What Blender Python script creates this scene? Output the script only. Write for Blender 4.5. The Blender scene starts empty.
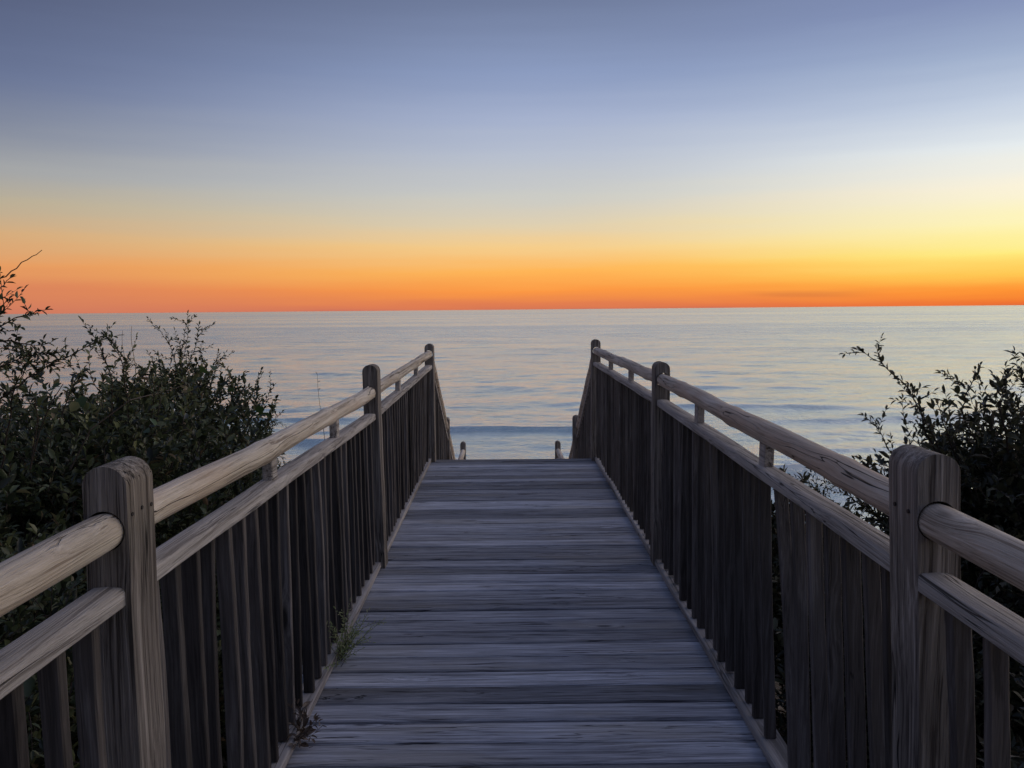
import bpy, math, random
import numpy as np
from mathutils import Vector, Matrix, noise

random.seed(7); RNG = np.random.default_rng(11)
sc = bpy.context.scene
COL = sc.collection
R = math.radians

def lin(r, g, b):
    f = lambda c: (c/255/12.92 if c/255 <= .04045 else ((c/255+.055)/1.055)**2.4)
    return (f(r), f(g), f(b), 1)

# ------------------------------------------------------------------ camera
F_PX = 828.0
cam = bpy.data.cameras.new('camera'); camo = bpy.data.objects.new('camera', cam); COL.objects.link(camo)
cam.sensor_width = 36; cam.lens = 36*F_PX/1024; cam.clip_start = .02; cam.clip_end = 200000
PITCH, ROLL, YAW = R(-5.14), R(-0.5), R(-0.21)
camo.matrix_world = (Matrix.Translation((0, 0, 1.6)) @ Matrix.Rotation(YAW, 4, 'Z') @
                     Matrix.Rotation(R(90)+PITCH, 4, 'X') @ Matrix.Rotation(ROLL, 4, 'Z'))
sc.camera = camo

# ------------------------------------------------------------------ sky (afterglow, sun just below the sea horizon to the right)
world = bpy.data.worlds.new('World'); sc.world = world; world.use_nodes = True
nt = world.node_tree; nt.nodes.clear()
def N(t, **kw):
    n = nt.nodes.new(t)
    for k, v in kw.items(): setattr(n, k, v)
    return n
def M(op, a, b=None, c=None, clamp=False):
    n = nt.nodes.new('ShaderNodeMath'); n.operation = op; n.use_clamp = clamp
    for i, v in enumerate((a, b, c)):
        if v is None: continue
        if isinstance(v, (int, float)): n.inputs[i].default_value = v
        else: nt.links.new(v, n.inputs[i])
    return n.outputs[0]
def mixc(f, a, b):
    n = nt.nodes.new('ShaderNodeMix'); n.data_type = 'RGBA'; n.clamp_factor = True
    for i, v in ((0, f), (6, a), (7, b)):
        if isinstance(v, (int, float, tuple)): n.inputs[i].default_value = v
        else: nt.links.new(v, n.inputs[i])
    return n.outputs[2]
def smooth(v, a, b):
    n = nt.nodes.new('ShaderNodeMapRange'); n.interpolation_type = 'SMOOTHSTEP'
    nt.links.new(v, n.inputs[0]); n.inputs[1].default_value = a; n.inputs[2].default_value = b
    return n.outputs[0]
tc = N('ShaderNodeTexCoord'); sep = N('ShaderNodeSeparateXYZ'); nt.links.new(tc.outputs['Generated'], sep.inputs[0])
X, Y, Z = sep.outputs
# thin uneven veils near the horizon
mp = N('ShaderNodeMapping'); mp.inputs['Scale'].default_value = (1.6, 1.6, 26); nt.links.new(tc.outputs['Generated'], mp.inputs[0])
nz = N('ShaderNodeTexNoise'); nz.inputs['Scale'].default_value = 2.2; nz.inputs['Detail'].default_value = 4; nt.links.new(mp.outputs[0], nz.inputs['Vector'])
elev = M('MULTIPLY', M('ARCSINE', Z), 180/math.pi)
elev = M('ADD', elev, M('MULTIPLY', M('SUBTRACT', nz.outputs[0], .5), 1.1))
fac = M('SQRT', M('MAXIMUM', M('DIVIDE', elev, 90.0), 0.0))
def ramp(stops):
    n = N('ShaderNodeValToRGB'); cr = n.color_ramp; cr.interpolation = 'LINEAR'
    while len(cr.elements) > 1: cr.elements.remove(cr.elements[-1])
    for i, (e, c) in enumerate(stops):
        p = math.sqrt(max(e, 0)/90)
        el = cr.elements[0] if i == 0 else cr.elements.new(p)
        el.position = p; el.color = lin(*c)
    nt.links.new(fac, n.inputs[0]); return n.outputs[0]
ZEN = (92, 106, 138)
LEFT = ramp([(0, (200,118,98)), (1.35, (216,132,94)), (2.8, (228,154,98)), (4.6, (212,170,124)), (6.4, (184,172,148)), (8.4, (160,162,164)),
             (11, (124,132,152)), (13.5, (100,112,144)), (18, (84,93,122)), (30, (76,88,122)), (90, ZEN)])
MIDR = ramp([(0, (208,116,88)), (.35, (226,126,80)), (1.35, (252,152,68)), (2.6, (255,182,88)), (4.2, (246,206,140)), (5.8, (224,208,176)), (7.6, (204,204,198)),
              (10.4, (184,192,208)), (12.6, (166,178,206)), (15.3, (140,156,192)), (19.7, (113,126,158)), (32, (90,105,144)), (90, ZEN)])
RIGHT = ramp([(0, (218,102,56)), (.3, (240,116,48)), (.9, (255,148,52)), (2.0, (255,202,84)), (3.1, (255,238,128)), (4.8, (255,246,184)), (6.9, (252,244,220)),
              (9.2, (232,238,240)), (11.7, (196,208,226)), (14.2, (162,178,206)), (17.5, (130,144,182)), (32, (104,118,156)), (90, ZEN)])
BACK = ramp([(0, (66,68,84)), (4, (80,78,92)), (12, (92,92,110)), (25, (90,98,128)), (90, ZEN)])
az = M('ARCTAN2', X, Y)                      # 0 = out to sea, + = right
col = mixc(smooth(az, R(-38), R(4)), LEFT, MIDR)
col = mixc(smooth(az, R(2), R(36)), col, RIGHT)
t = M('COSINE', M('SUBTRACT', az, R(40)))
col = mixc(smooth(t, .15, -.6), col, BACK)
# one low dusky streak of cloud
sb = M('MULTIPLY', smooth(elev, .62, .85), smooth(elev, 1.15, .95))
sa = M('MULTIPLY', smooth(az, R(15), R(18.5)), smooth(az, R(25), R(20)))
col = mixc(M('MULTIPLY', M('MULTIPLY', sb, sa), .22), col, lin(150, 80, 70))
bg = N('ShaderNodeBackground'); nt.links.new(col, bg.inputs[0]); bg.inputs[1].default_value = 1.0
wo = N('ShaderNodeOutputWorld'); nt.links.new(bg.outputs[0], wo.inputs[0])

# very soft warm afterglow from where the sun went down
sun = bpy.data.lights.new('sun', 'SUN'); suno = bpy.data.objects.new('sun', sun); COL.objects.link(suno)
sun.energy = .6; sun.angle = R(60); sun.color = (1, .80, .62)
suno.rotation_euler = (R(90-28), 0, R(112))   # from the right, a little ahead
sc.view_settings.view_transform = 'Standard'; sc.view_settings.look = 'None'
sc.view_settings.exposure = 0; sc.view_settings.gamma = 1; sc.view_settings.use_curve_mapping = False
sc.render.engine = 'CYCLES'

# ------------------------------------------------------------------ materials
def newmat(name):
    global nt
    m = bpy.data.materials.new(name); m.use_nodes = True; nt = m.node_tree; nt.nodes.clear()
    out = N('ShaderNodeOutputMaterial'); p = N('ShaderNodeBsdfPrincipled'); nt.links.new(p.outputs[0], out.inputs[0])
    return m, p, out
def noise_tex(vec, scale, detail=5, rough=.55, dist=0):
    n = N('ShaderNodeTexNoise'); n.inputs['Scale'].default_value = scale; n.inputs['Detail'].default_value = detail
    n.inputs['Roughness'].default_value = rough; n.inputs['Distortion'].default_value = dist
    nt.links.new(vec, n.inputs['Vector']); return n.outputs[0]
def vscale(vec, s):
    n = N('ShaderNodeVectorMath', operation='MULTIPLY'); nt.links.new(vec, n.inputs[0]); n.inputs[1].default_value = s; return n.outputs[0]
def vadd(a, b):
    n = N('ShaderNodeVectorMath', operation='ADD'); nt.links.new(a, n.inputs[0])
    if isinstance(b, tuple): n.inputs[1].default_value = b
    else: nt.links.new(b, n.inputs[1])
    return n.outputs[0]

def wood(name, axis, dark, mid, light, crack=.6, knots=.5, tone_amt=.35, rough=.85, bump=.5, warm=None, cross=30, along=1.0, ckt=.50):
    """weathered timber, grain along axis (0,1,2)"""
    m, p, out = newmat(name)
    t_ = N('ShaderNodeTexCoord'); at = N('ShaderNodeAttribute', attribute_name='tone')
    off = vscale(at.outputs['Color'], (17.0, 23.0, 31.0))
    co = vadd(t_.outputs['Object'], off)
    # knots
    ks = [7.0]*3; ks[axis] = 2.2
    kv = N('ShaderNodeTexVoronoi'); kv.inputs['Scale'].default_value = 1.0; nt.links.new(vscale(co, tuple(ks)), kv.inputs['Vector'])
    kd = kv.outputs['Distance']
    ksep = N('ShaderNodeSeparateColor'); nt.links.new(kv.outputs['Color'], ksep.inputs[0])
    kon = M('GREATER_THAN', ksep.outputs[0], 1-knots)
    kinf = M('MULTIPLY', smooth(kd, .34, .04), kon)
    # grain coordinate warped around the knots and gently wandering
    wsc = [2.0]*3; wsc[axis] = .8
    wn = noise_tex(vscale(co, tuple(wsc)), 1.6, 2)
    warpv = N('ShaderNodeCombineXYZ')
    wv = M('ADD', M('MULTIPLY', M('SUBTRACT', wn, .5), .05), M('MULTIPLY', kinf, .016))
    for i in range(3):
        if i != axis: nt.links.new(wv, warpv.inputs[i])
    cw = vadd(co, warpv.outputs[0])
    s1 = [cross*1.0]*3; s1[axis] = .9*along
    g1 = noise_tex(vscale(cw, tuple(s1)), 1.0, 6, .65)
    s2 = [cross*5]*3; s2[axis] = 3.0*along
    g2 = noise_tex(vscale(cw, tuple(s2)), 1.0, 4, .6)
    s3 = [9.0]*3; s3[axis] = 1.6
    bl = noise_tex(vscale(co, tuple(s3)), 1.0, 5, .6)
    s4 = [cross*.5]*3; s4[axis] = .40
    ck = noise_tex(vadd(vscale(cw, tuple(s4)), (5.3, 9.1, 2.2)), 1.0, 3, .5)
    ckl = M('SUBTRACT', 1.0, smooth(M('ABSOLUTE', M('SUBTRACT', ck, .5)), 0.0015, .010))
    ckm = smooth(noise_tex(vscale(co, tuple([3.0 if i != axis else .9 for i in range(3)])), 1.3, 3), ckt, ckt+.10)
    ckl = M('MULTIPLY', ckl, M('MULTIPLY', ckm, crack))
    s5 = [cross*1.9]*3; s5[axis] = .7*along
    g3 = noise_tex(vscale(vadd(cw, (3.1, 1.7, 4.4)), tuple(s5)), 1.0, 5, .7)
    g = M('ADD', M('MULTIPLY', g1, .38), M('ADD', M('MULTIPLY', g3, .27), M('ADD', M('MULTIPLY', g2, .20), M('MULTIPLY', bl, .15))))
    c = mixc(smooth(g, .425, .50), dark, mid); c = mixc(smooth(g, .50, .585), c, light)
    if warm is not None:
        c = mixc(M('MULTIPLY', smooth(noise_tex(vscale(co, tuple([4.0 if i != axis else .9 for i in range(3)])), 1.1, 3), .5, .68), .65), c, warm)
    sepc = N('ShaderNodeSeparateColor'); nt.links.new(at.outputs['Color'], sepc.inputs[0])
    br = M('ADD', 1-tone_amt*.5, M('MULTIPLY', sepc.outputs[1], tone_amt))
    hs = N('ShaderNodeHueSaturation'); nt.links.new(c, hs.inputs['Color']); nt.links.new(br, hs.inputs['Value'])
    c = hs.outputs[0]
    kcore = M('MULTIPLY', smooth(kd, .12, .05), kon)
    c = mixc(M('MULTIPLY', kcore, .8), c, tuple(v*.25 for v in dark[:3])+(1,))
    c = mixc(ckl, c, tuple(v*.12 for v in dark[:3])+(1,))
    nt.links.new(c, p.inputs['Base Color']); p.inputs['Roughness'].default_value = rough
    p.inputs['Specular IOR Level'].default_value = .25
    h = M('SUBTRACT', M('ADD', M('MULTIPLY', g1, .6), M('MULTIPLY', g2, .4)), M('ADD', M('MULTIPLY', ckl, .9), M('MULTIPLY', kcore, .2)))
    b = N('ShaderNodeBump'); b.inputs['Strength'].default_value = bump; b.inputs['Distance'].default_value = .011
    nt.links.new(h, b.inputs['Height']); nt.links.new(b.outputs[0], p.inputs['Normal'])
    return m

c3 = lambda r, g, b: (r, g, b, 1)
W_DECK = wood('deck_wood', 0, c3(.19,.195,.22), c3(.375,.390,.44), c3(.60,.615,.68), crack=.9, knots=.30, tone_amt=.85, bump=1, warm=c3(.37,.355,.34), cross=58, along=2.0, ckt=.44)
W_RAIL = wood('rail_wood', 1, c3(.30,.24,.18), c3(.64,.55,.44), c3(.82,.73,.61), crack=.9, knots=.34, tone_amt=.2, bump=1, warm=c3(.62,.46,.33), cross=44, ckt=.44)
W_MID = wood('mid_rail_wood', 1, c3(.27,.24,.21), c3(.51,.465,.415), c3(.68,.63,.57), crack=.8, knots=.3, tone_amt=.25, bump=1, cross=52, ckt=.44)
W_POST = wood('post_wood', 2, c3(.075,.062,.052), c3(.24,.21,.178), c3(.46,.41,.355), crack=1, knots=.04, tone_amt=.2, bump=1, cross=52, ckt=.42)
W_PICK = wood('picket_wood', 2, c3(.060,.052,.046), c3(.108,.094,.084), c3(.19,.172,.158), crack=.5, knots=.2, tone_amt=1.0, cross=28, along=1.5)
W_KICK = wood('kick_wood', 1, c3(.18,.165,.15), c3(.40,.365,.34), c3(.56,.52,.48), crack=.6, knots=.1, tone_amt=.3, cross=24)
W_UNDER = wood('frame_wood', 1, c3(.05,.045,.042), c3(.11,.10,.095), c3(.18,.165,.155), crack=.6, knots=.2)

def leaf_mat(name, stops, rough=.36, transl=.25):
    m, p, out = newmat(name)
    at = N('ShaderNodeAttribute', attribute_name='tone'); s = N('ShaderNodeSeparateColor'); nt.links.new(at.outputs['Color'], s.inputs[0])
    cr = N('ShaderNodeValToRGB'); e = cr.color_ramp
    while len(e.elements) > 1: e.elements.remove(e.elements[-1])
    for i, (q, c) in enumerate(stops):
        el = e.elements[0] if i == 0 else e.elements.new(q)
        el.position = q; el.color = c+(1,)
    nt.links.new(s.outputs[0], cr.inputs[0]); nt.links.new(cr.outputs[0], p.inputs['Base Color'])
    p.inputs['Roughness'].default_value = rough; p.inputs['Specular IOR Level'].default_value = .5
    tr = N('ShaderNodeBsdfTranslucent'); nt.links.new(cr.outputs[0], tr.inputs[0])
    mx = N('ShaderNodeMixShader'); mx.inputs[0].default_value = transl
    nt.links.new(p.outputs[0], mx.inputs[1]); nt.links.new(tr.outputs[0], mx.inputs[2]); nt.links.new(mx.outputs[0], out.inputs[0])
    return m
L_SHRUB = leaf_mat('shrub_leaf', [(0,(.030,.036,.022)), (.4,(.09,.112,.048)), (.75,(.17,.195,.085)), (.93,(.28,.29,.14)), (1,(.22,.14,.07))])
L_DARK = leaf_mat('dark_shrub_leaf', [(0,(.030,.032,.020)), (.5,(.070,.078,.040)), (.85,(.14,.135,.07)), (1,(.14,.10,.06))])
L_BROAD = leaf_mat('vine_leaf', [(0,(.05,.085,.025)), (.6,(.08,.13,.04)), (1,(.17,.17,.06))], transl=.35)
L_WEED = leaf_mat('weed_leaf', [(0,(.26,.34,.13)), (.7,(.46,.52,.24)), (1,(.62,.60,.34))], transl=.3)
L_DRY = leaf_mat('dry_leaf_skin', [(0,(.10,.07,.05)), (1,(.22,.16,.11))], transl=.1)
def plain(name, c, rough=.8):
    m, p, out = newmat(name)
    t_ = N('ShaderNodeTexCoord'); n_ = noise_tex(t_.outputs['Object'], 30, 4)
    nt.links.new(mixc(n_, tuple(v*.6 for v in c)+(1,), tuple(v*1.3 for v in c)+(1,)), p.inputs['Base Color']); p.inputs['Roughness'].default_value = rough
    return m
M_BARK = plain('twig_bark', (.075,.055,.042)); M_GRASS = plain('dry_stalk', (.16,.12,.08)); M_NAIL = plain('rusty_nail', (.03,.024,.022), .6)

# ------------------------------------------------------------------ mesh helpers
class MB:
    def __init__(s): s.v = []; s.f = []; s.t = []
    def sweep(s, path, prof, side=Vector((1,0,0)), tone=None, caps=True):
        """path: points; prof: list of (a,b) or function i->list; a along side, b along side x tangent"""
        tone = tone or (random.random(), random.random(), random.random())
        b0 = len(s.v); n = len(path)
        for i, p in enumerate(path):
            p = Vector(p); tg = (Vector(path[min(i+1, n-1)])-Vector(path[max(i-1, 0)])).normalized()
            sd = (side-tg*side.dot(tg)).normalized(); up = sd.cross(tg)
            pr = prof(i) if callable(prof) else prof
            for a, b in pr: s.v.append(tuple(p+sd*a+up*b))
        k = len(pr)
        for i in range(n-1):
            for j in range(k):
                a = b0+i*k+j; b = b0+i*k+(j+1) % k
                s.f.append((a, b, b+k, a+k)); s.t.append(tone)
        if caps:
            s.f.append(tuple(b0+j for j in range(k))[::-1]); s.t.append(tone)
            s.f.append(tuple(b0+(n-1)*k+j for j in range(k))); s.t.append(tone)
    def build(s, name, mat, parent=None, smooth_ang=None):
        me = bpy.data.meshes.new(name); me.from_pydata(s.v, [], s.f); me.materials.append(mat)
        at = me.color_attributes.new('tone', 'FLOAT_COLOR', 'CORNER')
        tl = np.array(s.t, dtype=np.float32); cnt = np.array([len(f) for f in s.f])
        arr = np.ones((cnt.sum(), 4), np.float32); arr[:, :3] = np.repeat(tl, cnt, axis=0)
        at.data.foreach_set('color', arr.ravel())
        o = bpy.data.objects.new(name, me); COL.objects.link(o)
        import bmesh
        bm = bmesh.new(); bm.from_mesh(me); bmesh.ops.recalc_face_normals(bm, faces=bm.faces); bm.to_mesh(me); bm.free()
        if smooth_ang:
            me.shade_smooth()
            try: me.set_sharp_from_angle(angle=R(smooth_ang))
            except Exception: pass
        if parent: o.parent = parent; o.matrix_parent_inverse = parent.matrix_world.inverted() if parent.matrix_world != Matrix() else Matrix()
        return o

def thing(name, label, cat, loc=(0,0,0), group=None):
    o = bpy.data.objects.new(name, None); o.empty_display_size = .1; COL.objects.link(o); o.location = loc
    o.matrix_world = Matrix.Translation(loc)
    o['label'] = label; o['category'] = cat
    if group: o['group'] = group
    return o
def tag(o, label, cat, group=None, kind=None):
    if kind: o['kind'] = kind
    if label: o['label'] = label
    if cat: o['category'] = cat
    if group: o['group'] = group
    return o

def rect(w, h, c=.003):
    w /= 2; h /= 2
    return [(-w+c,-h), (w-c,-h), (w,-h+c), (w,h-c), (w-c,h), (-w+c,h), (-w,h-c), (-w,-h+c)]
def nz1(x, y=0, z=0): return noise.noise(Vector((x, y, z)))
def lerp(a, b, t): return a+(b-a)*t

# ------------------------------------------------------------------ ground
def ground_z(x, y):
    if y < 5: z = -1.0
    elif y < 16: z = lerp(-1.0, -3.6, (y-5)/11)
    elif y < 44: z = lerp(-3.6, -11.2, ((y-16)/28)**.9)
    else: z = max(-16, -11.2-(y-44)*.06)
    d = min(1, max(0, (abs(x)-1.5)/2))
    if y < 40: z += .22*nz1(x*.3, y*.3)*d*1.5+.05*nz1(x*1.7, y*1.7, 3)
    return z
def grid_axis(parts):
    a = []
    for s, e, n in parts: a += list(np.linspace(s, e, n, endpoint=False))
    a.append(parts[-1][1]); return a
gx = grid_axis([(-4000,-300,12), (-300,-40,14), (-40,-8,20), (-8,8,56), (8,40,20), (40,300,14), (300,4000,12)])
gy = grid_axis([(-4000,-200,12), (-200,-10,16), (-10,20,100), (20,50,30), (50,150,20)])
V = [(x, y, ground_z(x, y)) for y in gy for x in gx]; nx = len(gx)
Fc = [(j*nx+i, j*nx+i+1, (j+1)*nx+i+1, (j+1)*nx+i) for j in range(len(gy)-1) for i in range(nx-1)]
me = bpy.data.meshes.new('ground'); me.from_pydata(V, [], Fc); me.shade_smooth()
m, p, out = newmat('sandy_ground')
t_ = N('ShaderNodeTexCoord')
a = noise_tex(t_.outputs['Object'], 1.2, 8, .6); b = noise_tex(t_.outputs['Object'], 28, 6, .7)
c = mixc(smooth(a, .42, .6), c3(.07,.058,.045), c3(.30,.265,.22)); c = mixc(smooth(b, .5, .66), c, c3(.05,.042,.032))
nt.links.new(c, p.inputs['Base Color']); p.inputs['Roughness'].default_value = .95
bp = N('ShaderNodeBump'); bp.inputs['Strength'].default_value = .6; bp.inputs['Distance'].default_value = .04; nt.links.new(b, bp.inputs['Height']); nt.links.new(bp.outputs[0], p.inputs['Normal'])
me.materials.append(m); g = bpy.data.objects.new('ground', me); COL.objects.link(g); g['kind'] = 'structure'

# ------------------------------------------------------------------ sea
SEA = -10.0
rows = [36.0]
while rows[-1] < 80000:
    d = rows[-1]; rows.append(d+max(.35, d*.0045 if d < 500 else d*.012))
rows = np.array(rows); th = np.linspace(-50, 50, 520)*math.pi/180
YY, TT = np.meshgrid(rows, np.tan(th), indexing='ij'); XX = YY*TT
H = np.zeros_like(XX)
for k in range(60):
    wl = float(np.exp(RNG.uniform(math.log(1.6), math.log(26)))); ang = RNG.normal(0, .5); ph = RNG.uniform(0, 6.28)
    kx, ky = math.sin(ang)*2*math.pi/wl, math.cos(ang)*2*math.pi/wl
    amp = .0042*wl**.50
    fade = np.clip(1.25-(YY*.0045*3)/wl, 0, 1)
    H += amp*np.sin(kx*XX+ky*YY+ph)*fade
def swell(y0, A, w, xc, xw, bend=0, wob=3, seed=0):
    global H
    yc = y0+bend*(XX-xc)+wob*np.sin(XX/23+seed)+wob*.4*np.sin(XX/7.3+2*seed)
    s = YY-yc; prof = np.where(s < 0, np.exp(-(s/(w*.45))**2), np.exp(-(s/(w*1.5))**2))
    env = np.exp(-((XX-xc)/xw)**4)*(.75+.25*np.sin(XX/11+seed*3))
    H += A*prof*env
swell(78.5, .52, 1.3, -1, 16, .02, .5, 1)
swell(95, .28, 2.8, 34, 18, -.12, .9, 2)
swell(86, .36, 2.4, 40, 16, .05, .8, 3)
swell(66, .40, 2.0, 28, 12, 0, .6, 7)
swell(56, 1.0, 1.5, 21, 6, .1, .4, 4)
swell(88, .35, 2.4, -30, 16, .06, 1.2, 5)
swell(72, .5, 2.2, -22, 12, -.1, .8, 9)
swell(100, .25, 3, -20, 22, .04, 2, 6)
swell(120, .2, 3, 5, 40, -.03, 3, 8)
swell(150, .18, 5, -30, 60, .03, 4, 10)
swell(175, .18, 6, 50, 60, -.04, 5, 11)
V = np.stack([XX, YY, SEA+H], -1).reshape(-1, 3).astype(np.float32)
nr, nc = XX.shape; idx = np.arange(nr*nc).reshape(nr, nc)
Q = np.stack([idx[:-1,:-1], idx[:-1,1:], idx[1:,1:], idx[1:,:-1]], -1).reshape(-1, 4)
def np_mesh(name, V, Q):
    me = bpy.data.meshes.new(name); me.vertices.add(len(V)); me.vertices.foreach_set('co', V.astype(np.float32).ravel())
    k = Q.shape[1]; me.loops.add(Q.size); me.loops.foreach_set('vertex_index', Q.astype(np.int32).ravel())
    me.polygons.add(len(Q)); me.polygons.foreach_set('loop_start', np.arange(0, Q.size, k, dtype=np.int32))
    me.polygons.foreach_set('loop_total', np.full(len(Q), k, np.int32)); me.update(calc_edges=True); return me
me = np_mesh('sea', V, Q); me.shade_smooth()
m, p, out = newmat('sea_water')
t_ = N('ShaderNodeTexCoord'); P = t_.outputs['Object']
sp = N('ShaderNodeSeparateXYZ'); nt.links.new(P, sp.inputs[0])
n1 = noise_tex(vscale(P, (.8, .9, 1)), 1.0, 6, .65)                 # chop
n2 = noise_tex(vscale(P, (.13, .16, 1)), 1.0, 8, .68)                 # longer waves, resolved far out
n3 = noise_tex(vscale(P, (.0012, .010, 1)), 1.0, 6, .6, .5)           # wind slicks
n4 = noise_tex(vscale(P, (.03, .05, 1)), 1.0, 6, .65)
n6 = noise_tex(vscale(P, (.028, .022, 1)), 1.0, 7, .66)
b3 = N('ShaderNodeBump'); b3.inputs['Distance'].default_value = 4.0; b3.inputs['Strength'].default_value = .16; nt.links.new(n6, b3.inputs['Height'])
n5 = noise_tex(vscale(P, (.0002, .0016, 1)), 1.0, 5, .62, .5)
b1 = N('ShaderNodeBump'); b1.inputs['Distance'].default_value = .32; b1.inputs['Strength'].default_value = .8; nt.links.new(n1, b1.inputs['Height']); nt.links.new(b3.outputs[0], b1.inputs['Normal'])
b2 = N('ShaderNodeBump'); b2.inputs['Distance'].default_value = .8; b2.inputs['Strength'].default_value = .24; nt.links.new(n2, b2.inputs['Height']); nt.links.new(b1.outputs[0], b2.inputs['Normal'])
slick = smooth(M('ADD', M('MULTIPLY', n3, .4), M('ADD', M('MULTIPLY', n5, .35), M('MULTIPLY', n4, .25))), .42, .60)
gl = N('ShaderNodeBsdfAnisotropic'); gl.inputs['Roughness'].default_value = .16
gl.inputs['Color'].default_value = (.99,1.0,.90,1)
nt.links.new(b2.outputs[0], gl.inputs['Normal'])
nt.links.new(M('ADD', M('ADD', .29, M('MULTIPLY', smooth(sp.outputs[1], 350, 80), -.01)), M('MULTIPLY', slick, -.10)), gl.inputs['Roughness'])
df = N('ShaderNodeBsdfDiffuse')
near = smooth(sp.outputs[1], 260, 50)
foam = M('MULTIPLY', smooth(sp.outputs[1], 77, 66), smooth(noise_tex(vscale(P, (.22, .9, 1)), 1.0, 6, .7), .38, .56))
def_col = lambda c: mixc(foam, c, c3(.74, .84, .84))
nt.links.new(def_col(mixc(near, c3(.12,.135,.12), c3(.13,.50,.58))), df.inputs[0])
lw = N('ShaderNodeFresnel'); lw.inputs['IOR'].default_value = 1.75; nt.links.new(b2.outputs[0], lw.inputs['Normal'])
fr = M('ADD', M('MULTIPLY', lw.outputs[0], .95), M('ADD', M('ADD', M('ADD', .56, M('ADD', M('MULTIPLY', foam, -.35), M('MULTIPLY', smooth(sp.outputs[1], 350, 3000), -.26))), M('MULTIPLY', M('SUBTRACT', M('ADD', M('MULTIPLY', n2, .4), M('ADD', M('MULTIPLY', n6, .25), M('MULTIPLY', n4, .35))), .5), 2.6)), M('MULTIPLY', slick, .22)), clamp=True)
mx = N('ShaderNodeMixShader'); nt.links.new(fr, mx.inputs[0]); nt.links.new(df.outputs[0], mx.inputs[1]); nt.links.new(gl.outputs[0], mx.inputs[2])
nt.links.new(mx.outputs[0], out.inputs[0])
me.materials.append(m); sea = bpy.data.objects.new('sea', me); COL.objects.link(sea); sea['kind'] = 'structure'

# ------------------------------------------------------------------ boardwalk
YA, YE = -2.7, 8.78
def kick_x(s, y): return .778+.0055*y if s < 0 else .898
walk = thing('boardwalk', 'long weathered grey plank boardwalk leading between two picket railings to the sea stairs', 'boardwalk', (0, YA, -.2))
mb = MB(); y = YE; k = 0
while y > YA:
    w = random.uniform(.132, .150); gap = random.uniform(.007, .014)
    z0 = -.019+random.uniform(-.0025, .0025); tilt = random.uniform(-.016, .016); yc = y-w/2
    sd = random.random()*50
    xs = np.linspace(-.95, kick_x(1, yc)+.10, 40)
    path = [(x, yc+.0022*nz1(x*1.1, sd), z0+.0045*nz1(x*.8+9, sd)+.006*(x/.9)**2*nz1(sd, 1)) for x in xs]
    def pf(i, w=w, tilt=tilt, sd=sd):
        ww = w/2+.0016*nz1(i*.5, sd, 4); h = .019; c = .006+.002*nz1(i*.9, sd, 8)
        pts = [(-ww+c,-h), (ww-c,-h), (ww,-h+c), (ww,h-c), (ww-c,h), (0,h-.0018), (-ww+c,h), (-ww,h-c), (-ww,-h+c)]
        return [(a, b+a*tilt) for a, b in pts]
    mb.sweep(path, pf, side=Vector((0,-1,0))); y -= w+gap; k += 1
mb.build('decking', W_DECK, walk)
mb = MB()
for x in (-.62, 0, .68): mb.sweep([(x, YA, -.135), (x, YE-.03, -.135)], rect(.04, .19))
mb.build('joist', W_UNDER, walk)
mb = MB(); mb.sweep([(-.95, YE-.012, -.155), (1.05, YE-.012, -.155)], rect(.03, .22), side=Vector((0,1,0)))
mb.build('end_beam', W_UNDER, walk)
for s in (-1, 1):
    mb = MB(); ys = np.linspace(YA, YE-.02, 60)
    mb.sweep([(s*(kick_x(s, yy)+.044+.003*nz1(yy*.4, s)), yy, .0235+.002*nz1(yy*.6, s*3)) for yy in ys], rect(.086, .036, .005)); mb.build('bottom_rail', W_KICK, walk)
for yy in (-1.9, 1.75, 5.2):
    for s in (-1, 1):
        mb = MB(); mb.sweep([(s*.62, yy, -.235), (s*.62, yy, ground_z(0, yy)-.3)], rect(.14, .14, .006)); mb.build('support_pile', W_UNDER, walk)
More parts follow.
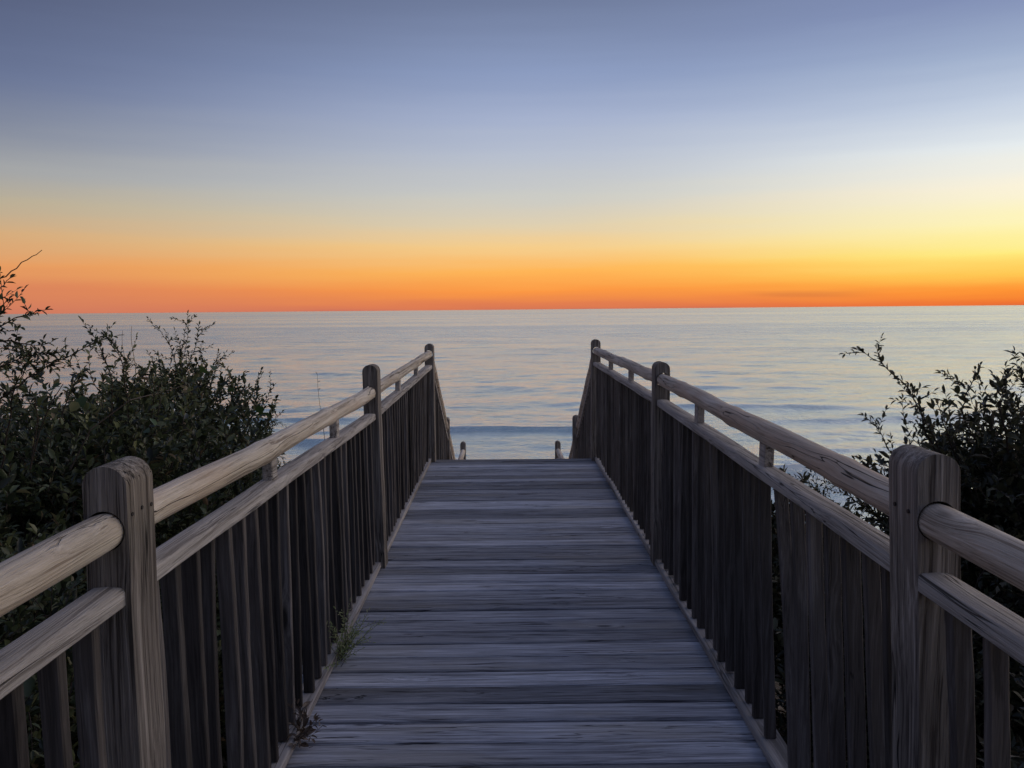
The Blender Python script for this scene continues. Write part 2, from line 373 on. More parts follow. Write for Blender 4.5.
# ---- railing pieces
def post(parent, x, y, zb, zt, lean=0, bow=0, w=.092, d=.125, label=None, mat=None, tone=None, hole=None):
    """rounded-top 4x6 post; x,y centre at base; lean = x shift at top"""
    mb = MB(); h = w*.46; out2 = []
    nseg = 26
    for i in range(nseg+1): out2.append((-w/2, lerp(zb, zt-h, i/nseg)))
    for i in range(1, 14):
        a = math.pi*(1-i/14); ca, sa = math.cos(a), math.sin(a)
        out2.append((w/2*ca, zt-h+h*sa))
    for i in range(nseg, -1, -1): out2.append((w/2, lerp(zb, zt-h, i/nseg)))
    cx = 0; rings = [(-d/2, .965), (-d/2+.0025, 1), (-d/4, 1), (0, 1), (d/4, 1), (d/2-.0025, 1), (d/2, .965)]
    sd = random.random()*40
    tone = tone or (random.random(), random.random(), random.random())
    b0 = len(mb.v)
    for ry, s in rings:
        for a, z in out2:
            u = (z-zb)/(zt-zb); zz = z if s > .99 or z < zt-h else zt-h+(z-zt+h)*(.93 if s < .95 else 1)
            aa = a*s+.0022*nz1(z*5, a*30, sd)+lean*(u-.0)*1+bow*math.sin(u*math.pi)
            mb.v.append((x+aa, y+ry+.002*nz1(z*4, sd, ry*9), zz))
    kk = len(out2)
    for i in range(len(rings)-1):
        for j in range(kk):
            a_, b_ = b0+i*kk+j, b0+i*kk+(j+1) % kk
            mb.f.append((a_, b_, b_+kk, a_+kk)); mb.t.append(tone)
    # end faces as strips between matching left/right points
    for r, flip in ((0, 1), (len(rings)-1, 0)):
        q = b0+r*kk
        for j in range(kk//2):
            l0, l1, r1, r0 = q+j, q+j+1, q+kk-2-j, q+kk-1-j
            f = (l0, r0, r1, l1) if l1 != r1 else (l0, r0, l1)
            mb.f.append(f); mb.t.append(tone)
    o = mb.build('post', mat or W_POST, parent, 35)
    if hole:                                   # bored through for the round handrail, a finger's breadth of slack
        hx, hz, hr = hole; cb = MB(); cb.sweep([(hx, y-d, hz), (hx, y+d, hz)], [(hr*math.cos(q), hr*math.sin(q)) for q in np.linspace(0, 2*math.pi, 32, endpoint=False)], tone=(.1, .1, .1))
        c_ = cb.build('cutter', W_POST, None); md = o.modifiers.new('b', 'BOOLEAN'); md.object = c_; md.operation = 'DIFFERENCE'; md.solver = 'EXACT'
        bpy.context.view_layer.update(); dg = bpy.context.evaluated_depsgraph_get(); me2 = bpy.data.meshes.new_from_object(o.evaluated_get(dg), preserve_all_data_layers=True, depsgraph=dg)
        o.modifiers.clear(); o.data = me2; bpy.data.objects.remove(c_)
    if label: o['label'] = label
    return o
def round_rail(parent, a, b, r=.044, mat=None, seed=0, bumps=(), sag=0, n=60, label=None):
    mb = MB(); a = Vector(a); b = Vector(b); path = []
    for i in range(n+1):
        t_ = i/n; q = a.lerp(b, t_)
        e = min(1, 8*t_, 8*(1-t_))
        q.z += -sag*4*t_*(1-t_)+.007*nz1(t_*4, seed, 1)*e; q.x += .007*nz1(t_*4, seed, 7)*e; path.append(q)
    def pf(i):
        t_ = i/n; rr = r*(1+.05*nz1(t_*9, seed, 3))
        for bt, ba in bumps: rr += ba*math.exp(-((t_-bt)/.018)**2)
        if t_ < .001 or t_ > .999: rr *= .9
        out = []
        for j in range(22):
            th_ = 2*math.pi*j/22; k_ = rr*(1+.035*nz1(math.cos(th_)*1.5+seed, math.sin(th_)*1.5, t_*6))
            out.append((k_*math.cos(th_), k_*math.sin(th_)))
        return out
    mb.sweep(path, pf); o = mb.build('handrail', mat or W_RAIL, parent, 50)
    if label: o['label'] = label
    return o
def flat_rail(parent, a, b, w=.072, h=.040, seed=0, sag=0, n=50):
    mb = MB(); a = Vector(a); b = Vector(b); path = []
    for i in range(n+1):
        t_ = i/n; q = a.lerp(b, t_); e = min(1, 8*t_, 8*(1-t_))
        q.z += -sag*4*t_*(1-t_)+.004*nz1(t_*5, seed, 1)*e; q.x += .004*nz1(t_*4, seed, 7)*e; path.append(q)
    def pf(i):       # flat rail with worn edges
        t_ = i/n; ww = w*(1+.04*nz1(t_*8, seed))/2; hh = h*(1+.05*nz1(t_*7, seed, 5))/2; c = .009+.003*nz1(t_*11, seed, 2)
        return [(-ww+.004,-hh), (ww-.004,-hh), (ww,-hh+.004), (ww,hh-c), (ww-c*.35,hh-c*.35), (ww-c,hh), (0,hh+.002), (-ww+c,hh), (-ww+c*.35,hh-c*.35), (-ww,hh-c), (-ww,-hh+.004)]
    mb.sweep(path, pf); return mb.build('middle_rail', W_MID, parent, 40)
def block(parent, q, zlo, zhi, lean=0):
    mb = MB(); mb.sweep([(q[0], q[1]-lean*.5, zlo), (q[0], q[1]+lean*.5, zhi)], rect(.036, .062, .004)); mb.build('spacer_block', W_MID, parent)
def pickets(parent, s, x, y0, y1, ztop, zbot, pitch=.13, skip=None, jit=1.0, xt=None):
    """square pickets on the bottom rail, each a little warped; x, xt: lateral centre at foot and head"""
    mb = MB(); n = max(1, round((y1-y0)/pitch)); pitch = (y1-y0)/n; xt = xt or x
    for k in range(n):
        yc = y0+(k+.5)*pitch+random.gauss(0, .004)*jit; lean = random.gauss(0, .004)*jit; wx = random.uniform(.040, .046) if s < 0 else random.uniform(.037, .043); wy = random.uniform(.022, .032)
        foot = random.gauss(0, .005)*jit; curl = random.gauss(0, .004)*jit
        if skip and skip(k) is not None:
            r_ = skip(k)
            if r_ == 'none': continue
            yc += r_[0]; lean = r_[1]; curl = r_[2]
        bt, tp = zbot(yc)+abs(random.gauss(0, .004)), ztop(yc); sd = random.random()*90; nn = 14; path = []
        for i in range(nn+1):
            t_ = i/nn; path.append((s*(lerp(x(yc)+foot, xt(yc), t_)+curl*math.sin(t_*3.1)+.002*nz1(t_*3, sd, 5)), yc+lean*(1-t_)+.0018*nz1(t_*3, sd), lerp(bt, tp, t_)))
        def pf(i, wy=wy, wx=wx, sd=sd):
            q = wy/2+.0016*nz1(i*.7, sd, 2); hh = wx/2+.0016*nz1(i*.6, sd, 6); c = .003+.0015*nz1(i*.8, sd, 9)
            return [(-q+c,-hh), (q-c,-hh), (q,-hh+c), (q,hh-c), (q-c,hh), (-q+c,hh), (-q,hh-c), (-q,-hh+c)]
        mb.sweep(path, pf, side=Vector((0,1,0)))
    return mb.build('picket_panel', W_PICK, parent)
def nail(parent, q, nrm):
    mb = MB(); q = Vector(q); n_ = Vector(nrm)
    mb.sweep([q-n_*.012, q+n_*.0015], [(.0045*math.cos(t_), .0045*math.sin(t_)) for t_ in np.linspace(0, 2*math.pi, 8, endpoint=False)], side=Vector((0,0,1)))
    return mb.build('nail_head', M_NAIL, parent)

# posts: (y, top, handrail z, mid rail z, lean, bow, x)
LP = [(-1.95, 1.30, 1.17, 1.03, 0, 0, .83), (1.72, 1.290, 1.155, 1.018, 0, 0, .824), (5.10, 1.270, 1.098, .952, -.028, .0, .850), (8.71, 1.250, 1.140, 1.010, 0, 0, .834)]
RP = [(-1.95, 1.30, 1.16, 1.03, 0, 0, .85), (1.72, 1.300, 1.160, 1.032, -.045, .012, .870), (5.10, 1.272, 1.163, 1.022, 0, 0, .938), (8.71, 1.280, 1.160, 1.026, 0, 0, .916)]
XC, XP = .812, .822
def railing(s, P, lab, panel_w, gaps, special):
    t_ = thing('railing', lab, 'railing', (s*P[1][6], P[1][0], 0))
    for i, (y, zt, zh, zm, ln, bw, x) in enumerate(P): post(t_, s*x-ln, y, -.35, zt, ln, bw, hole=(s*(x+.004)+(0 if abs(ln) < .01 else -.0), zh+.001, .0418) if i else None)
    for i in range(len(P)-1):
        a, b = P[i], P[i+1]
        sd = (i+1)*3.7+s*11
        bumps = [(.12, .004), (.47, .005), (.8, .004)] if s > 0 else [(.3, .004), (.62, .005)]
        sag = {(-1, 1): .010, (1, 1): -.004}.get((s, i), 0)
        ax, bx = s*(a[6]+.004), s*(b[6]+.004)
        round_rail(t_, (ax, a[0]+.02, a[2]), (bx, b[0]-.02, b[2]), .0385, None, sd, bumps, sag)
        flat_rail(t_, (ax, a[0]+.03, a[3]), (bx, b[0]-.03, b[3]), seed=sd)
        for fr_ in (.335, .665):
            yy = lerp(a[0], b[0], fr_); block(t_, (lerp(ax, bx, fr_), yy), lerp(a[3], b[3], fr_)+.018, lerp(a[2], b[2], fr_)-.022-(sag*.9), random.uniform(-.01, .01))
        zt = lambda y, a=a, b=b: lerp(a[3], b[3], (y-a[0])/(b[0]-a[0]))-.024
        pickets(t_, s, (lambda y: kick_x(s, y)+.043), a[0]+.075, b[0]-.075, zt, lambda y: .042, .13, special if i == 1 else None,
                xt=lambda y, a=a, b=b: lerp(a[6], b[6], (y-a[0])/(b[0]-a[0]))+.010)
    return t_
def right_gap(k):       # one picket is gone; its neighbour has warped into the gap
    if k == 7: return 'none'
    if k == 5: return (.036, -.034, .004)
    if k == 4: return (.012, -.012, 0)
    if k == 6: return (.078, -.078, .008)
rl = railing(-1, LP, 'left weathered picket railing with pale round handrail, shrubs pressing against its outer side', 0, 0, None)
rr = railing(1, RP, 'right dark picket railing whose near panel has a narrow gap beside a warped picket', 0, 0, right_gap)
for q in (1.675, 1.72, 1.765): nail(rl, (-.824+.0475, q, 1.19+random.uniform(-.003, .003)), (1,0,0))
for q in (1.69, 1.75): nail(rr, (.870-.0475+.006, q, 1.17+random.uniform(-.01, .01)), (-1,0,0))

# ------------------------------------------------------------------ stairs beyond the deck, landing and its railings
ST = thing('stairs', 'wooden stairs dropping from the far end of the boardwalk to a lower landing', 'stairs', (0, YE, -1.9))
LZ = -1.92; nst = 11
mb = MB()
for i in range(nst):
    zz = -(i+1)*(-LZ)/(nst+0); yy = YE+.02+i*.282
    if i == nst-1: break
    for q in (.07, .215): mb.sweep([(-.9, yy+q, zz-.019), (1.0, yy+q, zz-.019)], rect(.138, .038, .004), side=Vector((0,1,0)))
mb.build('treads', W_DECK, ST)
for s in (-.88, 0, .96):
    mb = MB(); mb.sweep([(s, YE+.03, -.30), (s, YE+.02+10*.282, LZ-.12)], rect(.04, .26)); mb.build('stringer', W_UNDER, ST)
y0 = YE+.02+10*.282+.02; mb = MB(); y = y0
while y < 14.3:
    w = .14; mb.sweep([(-.93, y+w/2, LZ-.019), (.93, y+w/2, LZ-.019)], rect(w, .038, .004), side=Vector((0,1,0))); y += w+.006
mb.build('landing', W_DECK, ST)
for yy in (y0+.1, 14.1):
    for s in (-1, 1):
        mb = MB(); mb.sweep([(s*.7, yy, LZ-.06), (s*.7, yy, ground_z(0, yy)-.4)], rect(.14, .14, .006)); mb.build('support_pile', W_UNDER, ST)
for s, lab, xa, xb, z3 in ((-1, 'left stair railing stepping down out of sight beyond the boardwalk end', .834, .790, 1.140), (1, 'right stair railing sloping down out of sight beyond the boardwalk end', .916, .86, 1.160)):
    t_ = thing('stair_railing', lab, 'railing', (s*XC, 10.45, -1.2))
    yA, yB, yC = 8.78, 12.0, 14.1; xe = .80 if s < 0 else .83
    zA, zB, zC = z3-.06, -.80, -.82
    xm = lambda y: s*lerp(xa, xb, (y-yA)/(yB-yA))
    yM = 10.5; zM = lerp(zA, zB, (yM-yA)/(yB-yA))
    post(t_, xm(yM)-s*(.0 if s < 0 else .03), yM, -1.8, zM+.16); post(t_, xm(yB), yB, LZ-.3, zB+.13); post(t_, s*xe, yC, LZ-.3, zC+.16)
    for i, (a, b, dz) in enumerate((((xm(yA), yA, zA), (xm(yM), yM, zM), 0), ((xm(yM), yM, zM), (xm(yB), yB, zB), 0), ((xm(yB), yB, zB), (s*xe, yC, zC), 0))):
        round_rail(t_, a, b, .042, None, 60+i*5+s, (), 0, 30)
        flat_rail(t_, (a[0], a[1], a[2]-.15), (b[0], b[1], b[2]-.15), seed=80+i*3+s, n=20)
    pickets(t_, s, lambda y: abs(xm(y)), yA+.06, yB-.06, lambda y: lerp(zA, zB, (y-yA)/(yB-yA))-.18, lambda y: lerp(.03, LZ+.05, (y-yA)/(yB-yA)), .10)
    pickets(t_, s, lambda y: xe, yB+.06, yC-.06, lambda y: zB-.19, lambda y: LZ+.05)

# ------------------------------------------------------------------ vegetation
def leaves_mesh(name, base, dirn, nrm, L, Wd, tone, mat, parent):
    n = len(base); side = np.cross(dirn, nrm); side /= np.linalg.norm(side, axis=1, keepdims=True)+1e-9
    up = np.cross(side, dirn)
    tpl = np.array([(0,0,0), (.30,.42,.10), (.66,.40,.08), (1,0,-.10), (.66,-.40,.08), (.30,-.42,.10), (.33,0,-.02), (.66,0,-.04)])
    V = (base[:, None, :]+dirn[:, None, :]*(tpl[None, :, 0:1]*L[:, None, None])+side[:, None, :]*(tpl[None, :, 1:2]*Wd[:, None, None])
         + up[:, None, :]*(tpl[None, :, 2:3]*L[:, None, None]))
    tri = np.array([(0,6,1), (0,5,6), (7,3,2), (7,4,3), (6,7,2), (6,2,1), (6,5,4), (6,4,7)])
    Q = (tri[None]+8*np.arange(n)[:, None, None]).reshape(-1, 3)
    me = np_mesh(name, V.reshape(-1, 3), Q); me.materials.append(mat)
    at = me.color_attributes.new('tone', 'FLOAT_COLOR', 'POINT'); arr = np.ones((n*8, 4), np.float32); arr[:, :3] = np.repeat(tone, 8)[:, None]
    at.data.foreach_set('color', arr.ravel())
    o = bpy.data.objects.new(name, me); COL.objects.link(o)
    if parent: o.parent = parent; o.matrix_parent_inverse = parent.matrix_world.inverted()
    return o
class Plant:
    def __init__(s): s.st = MB(); s.b = []; s.d = []; s.n = []; s.L = []; s.W = []; s.t = []
    def stem(s, pts, r0, r1, k=5):
        n = len(pts)
        s.st.sweep(pts, lambda i: [(lerp(r0, r1, i/(n-1))*math.cos(2*math.pi*j/k), lerp(r0, r1, i/(n-1))*math.sin(2*math.pi*j/k)) for j in range(k)], side=Vector((.83,.41,.37)))
    def leaf(s, p, d, L, asp=.42, tone=None):
        n = Vector((random.gauss(0,.5), random.gauss(0,.5), 1)); 
        s.b.append(tuple(p)); s.d.append(tuple(d.normalized())); s.n.append(tuple(n.normalized())); s.L.append(L); s.W.append(L*asp); s.t.append(random.random()**1.3 if tone is None else tone)
    def twig(s, p0, d, length, spacing=.016, L=.026, r=.0022, bend=.5, lo=.1, asp=.42, pts=None, tone=None):
        n = 8; d = Vector(d).normalized()
        if pts is None:
            pts = [Vector(p0)]; dd = d.copy(); w = Vector((random.gauss(0,1), random.gauss(0,1), random.gauss(.2,1)))*bend
            for i in range(n): dd = (dd+w*.09+Vector((0,0,.02))).normalized(); pts.append(pts[-1]+dd*(length/n))
        s.stem(pts, r, r*.4, 4)
        tot = sum((pts[i+1]-pts[i]).length for i in range(len(pts)-1)); q = tot*lo; g_ = random.random()*6
        while q < tot:
            acc = 0
            for i in range(len(pts)-1):
                sl = (pts[i+1]-pts[i]).length
                if acc+sl >= q: p = pts[i].lerp(pts[i+1], (q-acc)/sl); tg = (pts[i+1]-pts[i]).normalized(); break
                acc += sl
            a = tg.cross(Vector((.3,.2,.9))).normalized(); b = tg.cross(a); g_ += 2.4+random.gauss(0,.4)
            out = a*math.cos(g_)+b*math.sin(g_)
            s.leaf(p, tg*random.uniform(.5,1.1)+out*random.uniform(.5,1), L*random.uniform(.6,1.25)*(1-.3*q/tot), asp*random.uniform(.8,1.2), tone)
            q += spacing*random.uniform(.6,1.5)
        s.leaf(pts[-1], tg, L*.8, asp, tone)
        return pts
    def build(s, root, mat, names=('branches', 'foliage'), keep=None):
        if s.st.v: s.st.build(names[0], M_BARK, root)
        A = [np.array(v, dtype=float) for v in (s.b, s.d, s.n, s.L, s.W, s.t)]
        if keep is not None:
            k = keep(A[0]); A = [v[k] for v in A]
        leaves_mesh(names[1], *A, mat, root)

def shrub(label, base, lobes, ntw, mat=L_SHRUB, Lf=.052, sprigs=(), limit=.895, seed=0, group=None, inner=.35):
    random.seed(100+seed); base = Vector(base); root = thing('shrub', label, 'shrub', tuple(base), group)
    P = Plant(); vol = [l[3]*l[4]*l[5] for l in lobes]; tv = sum(vol); cnt = 0
    for (cx, cy, cz, rx, ry, rz), v in zip(lobes, vol):
        for k in range(int(ntw*v/tv)):
            while True:
                u = Vector((random.gauss(0,1), random.gauss(0,1), random.gauss(.25,1))).normalized()
                if u.z > -.55: break
            f = random.random()**inner*(1+.13*noise.noise(Vector((u.x*2.2+seed, u.y*2.2, u.z*2.2)))*2.0)
            if random.random() < .10: f *= random.uniform(1.03, 1.16)
            e = Vector((cx+rx*u.x*f, cy+ry*u.y*f, cz+rz*u.z*f))
            if abs(e.x) < limit+.02: continue
            ln = random.uniform(.14, .34); d = ((e-base).normalized()*.6+u*.7+Vector((random.gauss(0,.5), random.gauss(0,.5), random.gauss(.1,.4)))).normalized()
            st = e-d*ln
            if st.x*e.x <= 0 or abs(st.x) < limit: continue
            tn = None
            P.twig(st, d, ln, spacing=.012+random.random()*.008, L=Lf*random.choice((.7, .9, 1.05, 1.2, 1.45)), bend=1.2, asp=random.choice((.38, .42, .5, .6)))
            cnt += 1
            if cnt % 9 == 0:
                mid = base.lerp(st, .5)+Vector((random.gauss(0,.06), random.gauss(0,.06), .06))
                if abs(mid.x) < limit+.03: mid.x = math.copysign(limit+.05, base.x)
                P.stem([base+Vector((random.gauss(0,.05), random.gauss(0,.05), 0)), base.lerp(mid, .5), mid, mid.lerp(st, .5)+Vector((0,0,.03)), st], .011, .003, 5)
    for sp in sprigs:
        pts = [Vector(q) for q in sp['p']]
        # densify
        q = []
        for i in range(len(pts)-1):
            for j in range(4): q.append(pts[i].lerp(pts[i+1], j/4)+Vector((random.gauss(0,.003), random.gauss(0,.003), random.gauss(0,.003))))
        q.append(pts[-1])
        P.stem(q, sp.get('r', .004), .0012, 5)
        if sp.get('bare'): continue
        P.twig(None, (0,0,1), 1, spacing=sp.get('sp', .015), L=sp.get('L', .040), r=.002, pts=q, lo=sp.get('lo', .15))
        for i in range(2, len(q)-1):
            for _ in range(sp.get('side', 1)):
                if random.random() < sp.get('prob', .6):
                    tg = (q[i+1]-q[i]).normalized(); u = Vector((random.gauss(0,1), random.gauss(0,.6), random.gauss(.1,.6))).normalized()
                    P.twig(q[i], tg*.7+u, random.uniform(.05,.16)*sp.get('sl', 1), spacing=.013, L=sp.get('L', .040)*.85, r=.0014)
    P.build(root, mat, keep=lambda B: np.abs(B[:, 0]) > limit)
    return root

# pixel -> world at a chosen distance, used once to lay out plants around the walk
CM = camo.matrix_world.copy()
def at(px, py, d):
    v = CM.to_3x3() @ Vector(((px-512)/F_PX, (384-py)/F_PX, -1)); v *= d/v.y
    return Vector((0, 0, 1.6))+v
S = lambda *q, **k: dict(p=[at(*a) for a in q], **k)
shrub('tall dark shrub at the left edge, its longest bare twig rising above the horizon', (-2.3, 2.6, -1.0),
      [(-2.15, 2.55, .15, .95, 1.0, 1.0), (-1.55, 2.3, -.1, .6, 1.0, .85)], 3600, seed=1, sprigs=[
      S((-60, 470, 3.2), (-30, 400, 3.1), (-15, 330, 3.0), (-4, 292, 3.0), (10, 278, 3.0), side=1, prob=.4),
      S((-15, 300, 3.0), (0, 280, 3.0), (22, 263, 3.0), (42, 250, 3.0), bare=True, r=.003),
      S((-40, 380, 3.2), (-10, 335, 3.1), (15, 318, 3.0), (45, 310, 3.0), prob=.5),
      S((-50, 420, 3.2), (-10, 372, 3.1), (25, 355, 3.0), (60, 352, 3.0), side=2),
      S((-30, 420, 3.1), (20, 385, 3.0), (55, 362, 3.0), (98, 342, 3.0), side=1),
      S((0, 470, 3.2), (10, 420, 3.1), (15, 385, 3.0), (28, 365, 3.0), side=2),
      S((-40, 350, 3.1), (-10, 320, 3.0), (8, 300, 3.0), prob=.9),
      S((-20, 345, 3.0), (10, 340, 3.0), (30, 345, 3.0), (55, 372, 3.0), side=2)])
shrub('dense green shrub crowding the left railing behind the nearest post', (-2.2, 4.2, -1.0),
      [(-2.2, 4.2, .26, .98, .95, 1.02), (-1.45, 3.6, -.15, .55, 1.0, .8)], 3900, seed=2, sprigs=[
      S((110, 430, 4.2), (112, 380, 4.1), (100, 345, 4.0), (92, 335, 4.0)),
      S((130, 430, 4.2), (125, 385, 4.1), (122, 360, 4.0), (112, 338, 4.0), side=2),
      S((60, 430, 4.0), (66, 400, 4.0), (84, 370, 4.0)),
      S((150, 430, 4.2), (155, 395, 4.1), (150, 365, 4.0), side=2)])
shrub('bushy shrub with an upright leafy spray, farthest along the left railing', (-2.7, 6.5, -1.4),
      [(-2.62, 6.4, .0, .9, .9, 1.28), (-2.05, 6.0, -.4, .55, .8, 1.0)], 3200, seed=3, sprigs=[
      S((180, 430, 6.4), (178, 385, 6.3), (182, 350, 6.2), (188, 314, 6.2), side=2, L=.044),
      S((180, 420, 6.4), (185, 375, 6.3), (196, 345, 6.2), (199, 325, 6.2), L=.044),
      S((172, 400, 6.4), (176, 365, 6.3), (170, 345, 6.2), (158, 328, 6.2), L=.044),
      S((205, 420, 6.4), (212, 385, 6.3), (218, 352, 6.2), side=2, L=.044),
      S((235, 450, 6.4), (250, 420, 6.3), (266, 400, 6.2), (274, 386, 6.2), side=1, L=.044),
      S((240, 460, 6.4), (262, 430, 6.3), (282, 412, 6.2), side=2, L=.044),
      S((120, 400, 6.6), (125, 360, 6.5), (110, 340, 6.4), side=1, L=.044)])
shrub('low rounded shrub filling the slope at the far left behind the others', (-4.4, 6.3, -1.2),
      [(-4.3, 6.2, .05, 1.5, 1.2, .95)], 2200, seed=4)
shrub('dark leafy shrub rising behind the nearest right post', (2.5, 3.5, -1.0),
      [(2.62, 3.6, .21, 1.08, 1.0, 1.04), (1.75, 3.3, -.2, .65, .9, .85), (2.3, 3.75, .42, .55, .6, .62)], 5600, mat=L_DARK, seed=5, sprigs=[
      S((960, 500, 3.6), (935, 440, 3.5), (905, 385, 3.4), (880, 362, 3.4), (858, 350, 3.4), prob=.55),
      S((950, 480, 3.6), (925, 430, 3.5), (918, 400, 3.4), (912, 390, 3.4), side=2),
      S((985, 460, 3.6), (960, 410, 3.5), (968, 390, 3.4), (978, 372, 3.4), side=1),
      S((1010, 460, 3.5), (1000, 410, 3.4), (1000, 392, 3.4), (1008, 374, 3.4), side=2),
      S((1050, 460, 3.5), (1040, 400, 3.4), (1030, 388, 3.4), (1018, 378, 3.4), side=2),
      S((920, 500, 3.7), (900, 470, 3.6), (884, 440, 3.5), (874, 420, 3.5), prob=.7),
      S((910, 520, 3.7), (880, 490, 3.6), (862, 460, 3.6), side=1),
      S((960, 470, 3.6), (945, 430, 3.5), (938, 405, 3.5), side=2)])
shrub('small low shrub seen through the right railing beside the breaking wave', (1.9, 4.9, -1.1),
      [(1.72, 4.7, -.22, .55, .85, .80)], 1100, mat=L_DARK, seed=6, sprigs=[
      S((880, 520, 4.5), (850, 496, 4.5), (835, 485, 4.4), (820, 480, 4.4), L=.032, prob=.5),
      S((860, 520, 4.5), (830, 500, 4.5), (815, 490, 4.4), L=.032, prob=.5)])
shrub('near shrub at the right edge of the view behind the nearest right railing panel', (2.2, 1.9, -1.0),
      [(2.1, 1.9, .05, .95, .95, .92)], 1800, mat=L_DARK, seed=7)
shrub('knee-high shrub under the near left railing, seen only between the pickets', (-1.6, .9, -1.0),
      [(-1.7, .9, -.1, .65, 1.0, .85)], 800, seed=8)
shrub('sprawling shrub on the dune below the right railing, mostly hidden by it', (1.9, 7.3, -1.6),
      [(1.9, 7.0, -.75, .75, 1.2, .7)], 700, mat=L_DARK, seed=9)

# broad-leaved vine climbing over the left shrubs
random.seed(41)
vine = thing('vine', 'broad-leaved vine with round green leaves climbing over the left shrubs', 'vine', tuple(at(90, 470, 3.3)))
P = Plant()
vp = [(30, 470, 3.2), (40, 430, 3.15), (50, 405, 3.1), (63, 384, 3.1)]
P.stem([at(*q) for q in vp], .003, .0015)
P.stem([at(30, 470, 3.2), at(38, 420, 3.1), at(34, 398, 3.05)], .003, .0015)
P.stem([at(70, 470, 3.2), at(90, 430, 3.2), at(130, 400, 3.3), at(170, 390, 4.9), at(205, 378, 5.2)], .003, .0015)
for (px, py, d, L) in [(62, 383, 3.1, .045), (34, 397, 3.05, .065), (46, 396, 3.06, .045), (82, 396, 3.2, .06), (78, 402, 3.15, .05), (145, 430, 3.3, .04), (150, 418, 3.3, .045),
                       (115, 368, 3.9, .05), (122, 376, 3.9, .05), (205, 378, 5.2, .10), (214, 366, 5.2, .07), (200, 372, 5.2, .08), (137, 440, 3.2, .045), (232, 392, 5.2, .06), (272, 416, 5.6, .12), (262, 414, 5.6, .08)]:
    P.leaf(at(px, py, d), Vector((random.gauss(0,.6), -.5, random.gauss(-.2,.5))), L, .85)
P.build(vine, L_BROAD, ('stem', 'foliage'))

# weed on the deck edge
random.seed(5)
weed = thing('weed', 'small feathery green weed sprouting at the foot of the left railing', 'weed', (-.79, 3.70, 0))
P = Plant()
for k in range(34):
    a = random.uniform(-1.4, 1.2); el = random.uniform(.6, 1.55); ln = random.uniform(.09, .29)
    d = Vector((math.cos(el)*math.cos(a)*.9, math.cos(el)*math.sin(a), math.sin(el)))
    P.twig((-.79+random.uniform(-.015, .02), 3.70+random.uniform(-.1, .1), .0), d, ln, spacing=.010, L=.024, r=.0012, bend=1.2, asp=.3)
P.build(weed, L_WEED, ('stem', 'foliage'))

# withered clump nearer the camera
dead = thing('withered_plant', 'withered brown weed clump on the left bottom rail nearest the camera', 'weed', (-.80, 2.96, .04))
P = Plant()
for k in range(16):
    a = random.uniform(-1.6, 1.6); el = random.uniform(.1, 1.2); ln = random.uniform(.05, .12)
    d = Vector((math.cos(el)*math.cos(a), math.cos(el)*math.sin(a), math.sin(el)))
    P.twig((-.80+random.uniform(-.01, .02), 2.96+random.uniform(-.06, .06), .035), d, ln, spacing=.02, L=.036, r=.0014, bend=2, asp=.4)
P.build(dead, L_DRY, ('stem', 'foliage'))

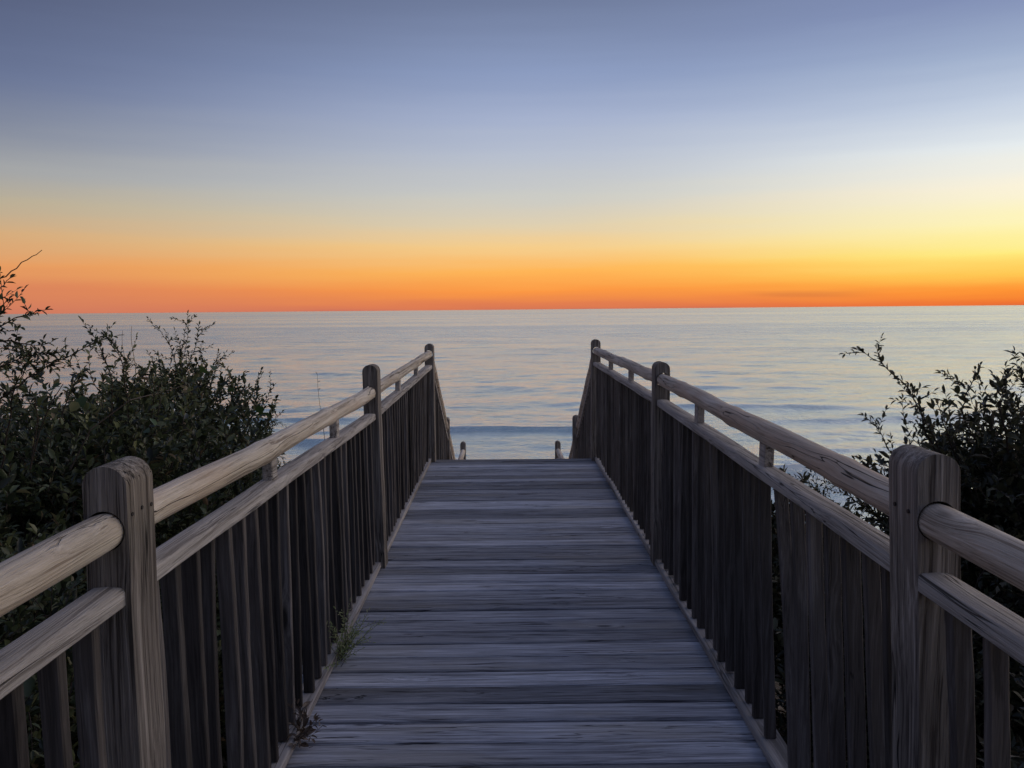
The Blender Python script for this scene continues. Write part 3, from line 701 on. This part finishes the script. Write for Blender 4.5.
# curled dry leaves by the kick board
def dry_leaf(loc, rz, L, lab):
    mb = MB(); n = 8
    for i in range(n+1):
        u = i/n; w = L*.26*math.sin(math.pi*min(1, u*1.02+.02))**.8+.0006
        for j in range(5):
            v = j/4*2-1; mb.v.append((u*L-L/2, v*w*(1-.3*v*v), .004+L*.28*v*v*math.sin(u*3.1)+L*.22*(u-.5)**2*2))
    for i in range(n):
        for j in range(4):
            a_ = i*5+j; mb.f.append((a_, a_+1, a_+6, a_+5)); mb.t.append((random.random(),)*3)
    mb.sweep([(L/2, 0, L*.11), (L*.8, .004, L*.2)], [(.001*math.cos(q), .001*math.sin(q)) for q in (0, 2.1, 4.2)], tone=(.1,)*3)
    o = mb.build('dry_leaf', L_DRY, None, 60); o.location = loc; o.rotation_euler = (random.uniform(-.4,.4), random.uniform(-.3,.1), rz)
    tag(o, lab, 'dry leaf', 'dry leaves along the left bottom rail')
dry_leaf((-.775, 2.98, .010), .6, .085, 'large curled dry leaf lying nearest the bottom left corner of the deck')
dry_leaf((-.80, 3.05, .046), 2.2, .07, 'curled brown leaf lying on the left bottom rail of the railing')
dry_leaf((-.805, 3.14, .046), 1.2, .055, 'small dry leaf on the bottom rail beside a picket, farthest of the dry leaves')
dry_leaf((-.765, 2.91, .004), -.5, .05, 'small flat dry leaf lying on the plank end in the bottom left corner')

# thin stalks
def stalk(pts, r, lab, seeds=0):
    mb = MB(); pts = [Vector(q) for q in pts]
    q = [pts[0].lerp(pts[-1], i/8)+Vector((.012*math.sin(i*.7), 0, 0)) if len(pts) == 2 else None for i in range(9)] if len(pts) == 2 else pts
    mb.sweep(q, lambda i: [(r*(1-.6*i/(len(q)-1))*math.cos(a), r*(1-.6*i/(len(q)-1))*math.sin(a)) for a in (0, 1.26, 2.5, 3.8, 5)], side=Vector((.9,.3,.1)))
    for k in range(seeds):
        c_ = q[-1].lerp(q[-3], k/seeds); u = Vector((random.gauss(0,1), random.gauss(0,1), 1)).normalized()
        mb.sweep([c_, c_+u*.015, c_+u*.03], lambda i: [((.001, .0035, .0006)[i]*math.cos(a), (.001, .0035, .0006)[i]*math.sin(a)) for a in (0, 1.57, 3.14, 4.7)], side=Vector((.9,.3,.1)))
    o = mb.build('grass_stalk', M_GRASS, None); tag(o, lab, 'grass stalk', 'thin dry stalks rising above the plants')
stalk([at(326, 470, 8), at(318, 374, 8)], .0036, 'thin tall stalk standing against the sea beyond the left handrail', 3)
stalk([at(134, 390, 5), at(133, 326, 5)], .0026, 'straight bare stalk above the left shrubs, taller of the two')
stalk([at(124, 385, 5), at(124, 330, 5)], .0022, 'finer bare stalk just left of the taller one above the left shrubs')
stalk([at(812, 520, 4.6), at(803, 476, 4.6)], .002, 'thin dry stalk between the right rails over the water', 2)
stalk([at(826, 530, 4.6), at(817, 474, 4.6)], .002, 'thin dry stalk beside the small low right shrub', 2)
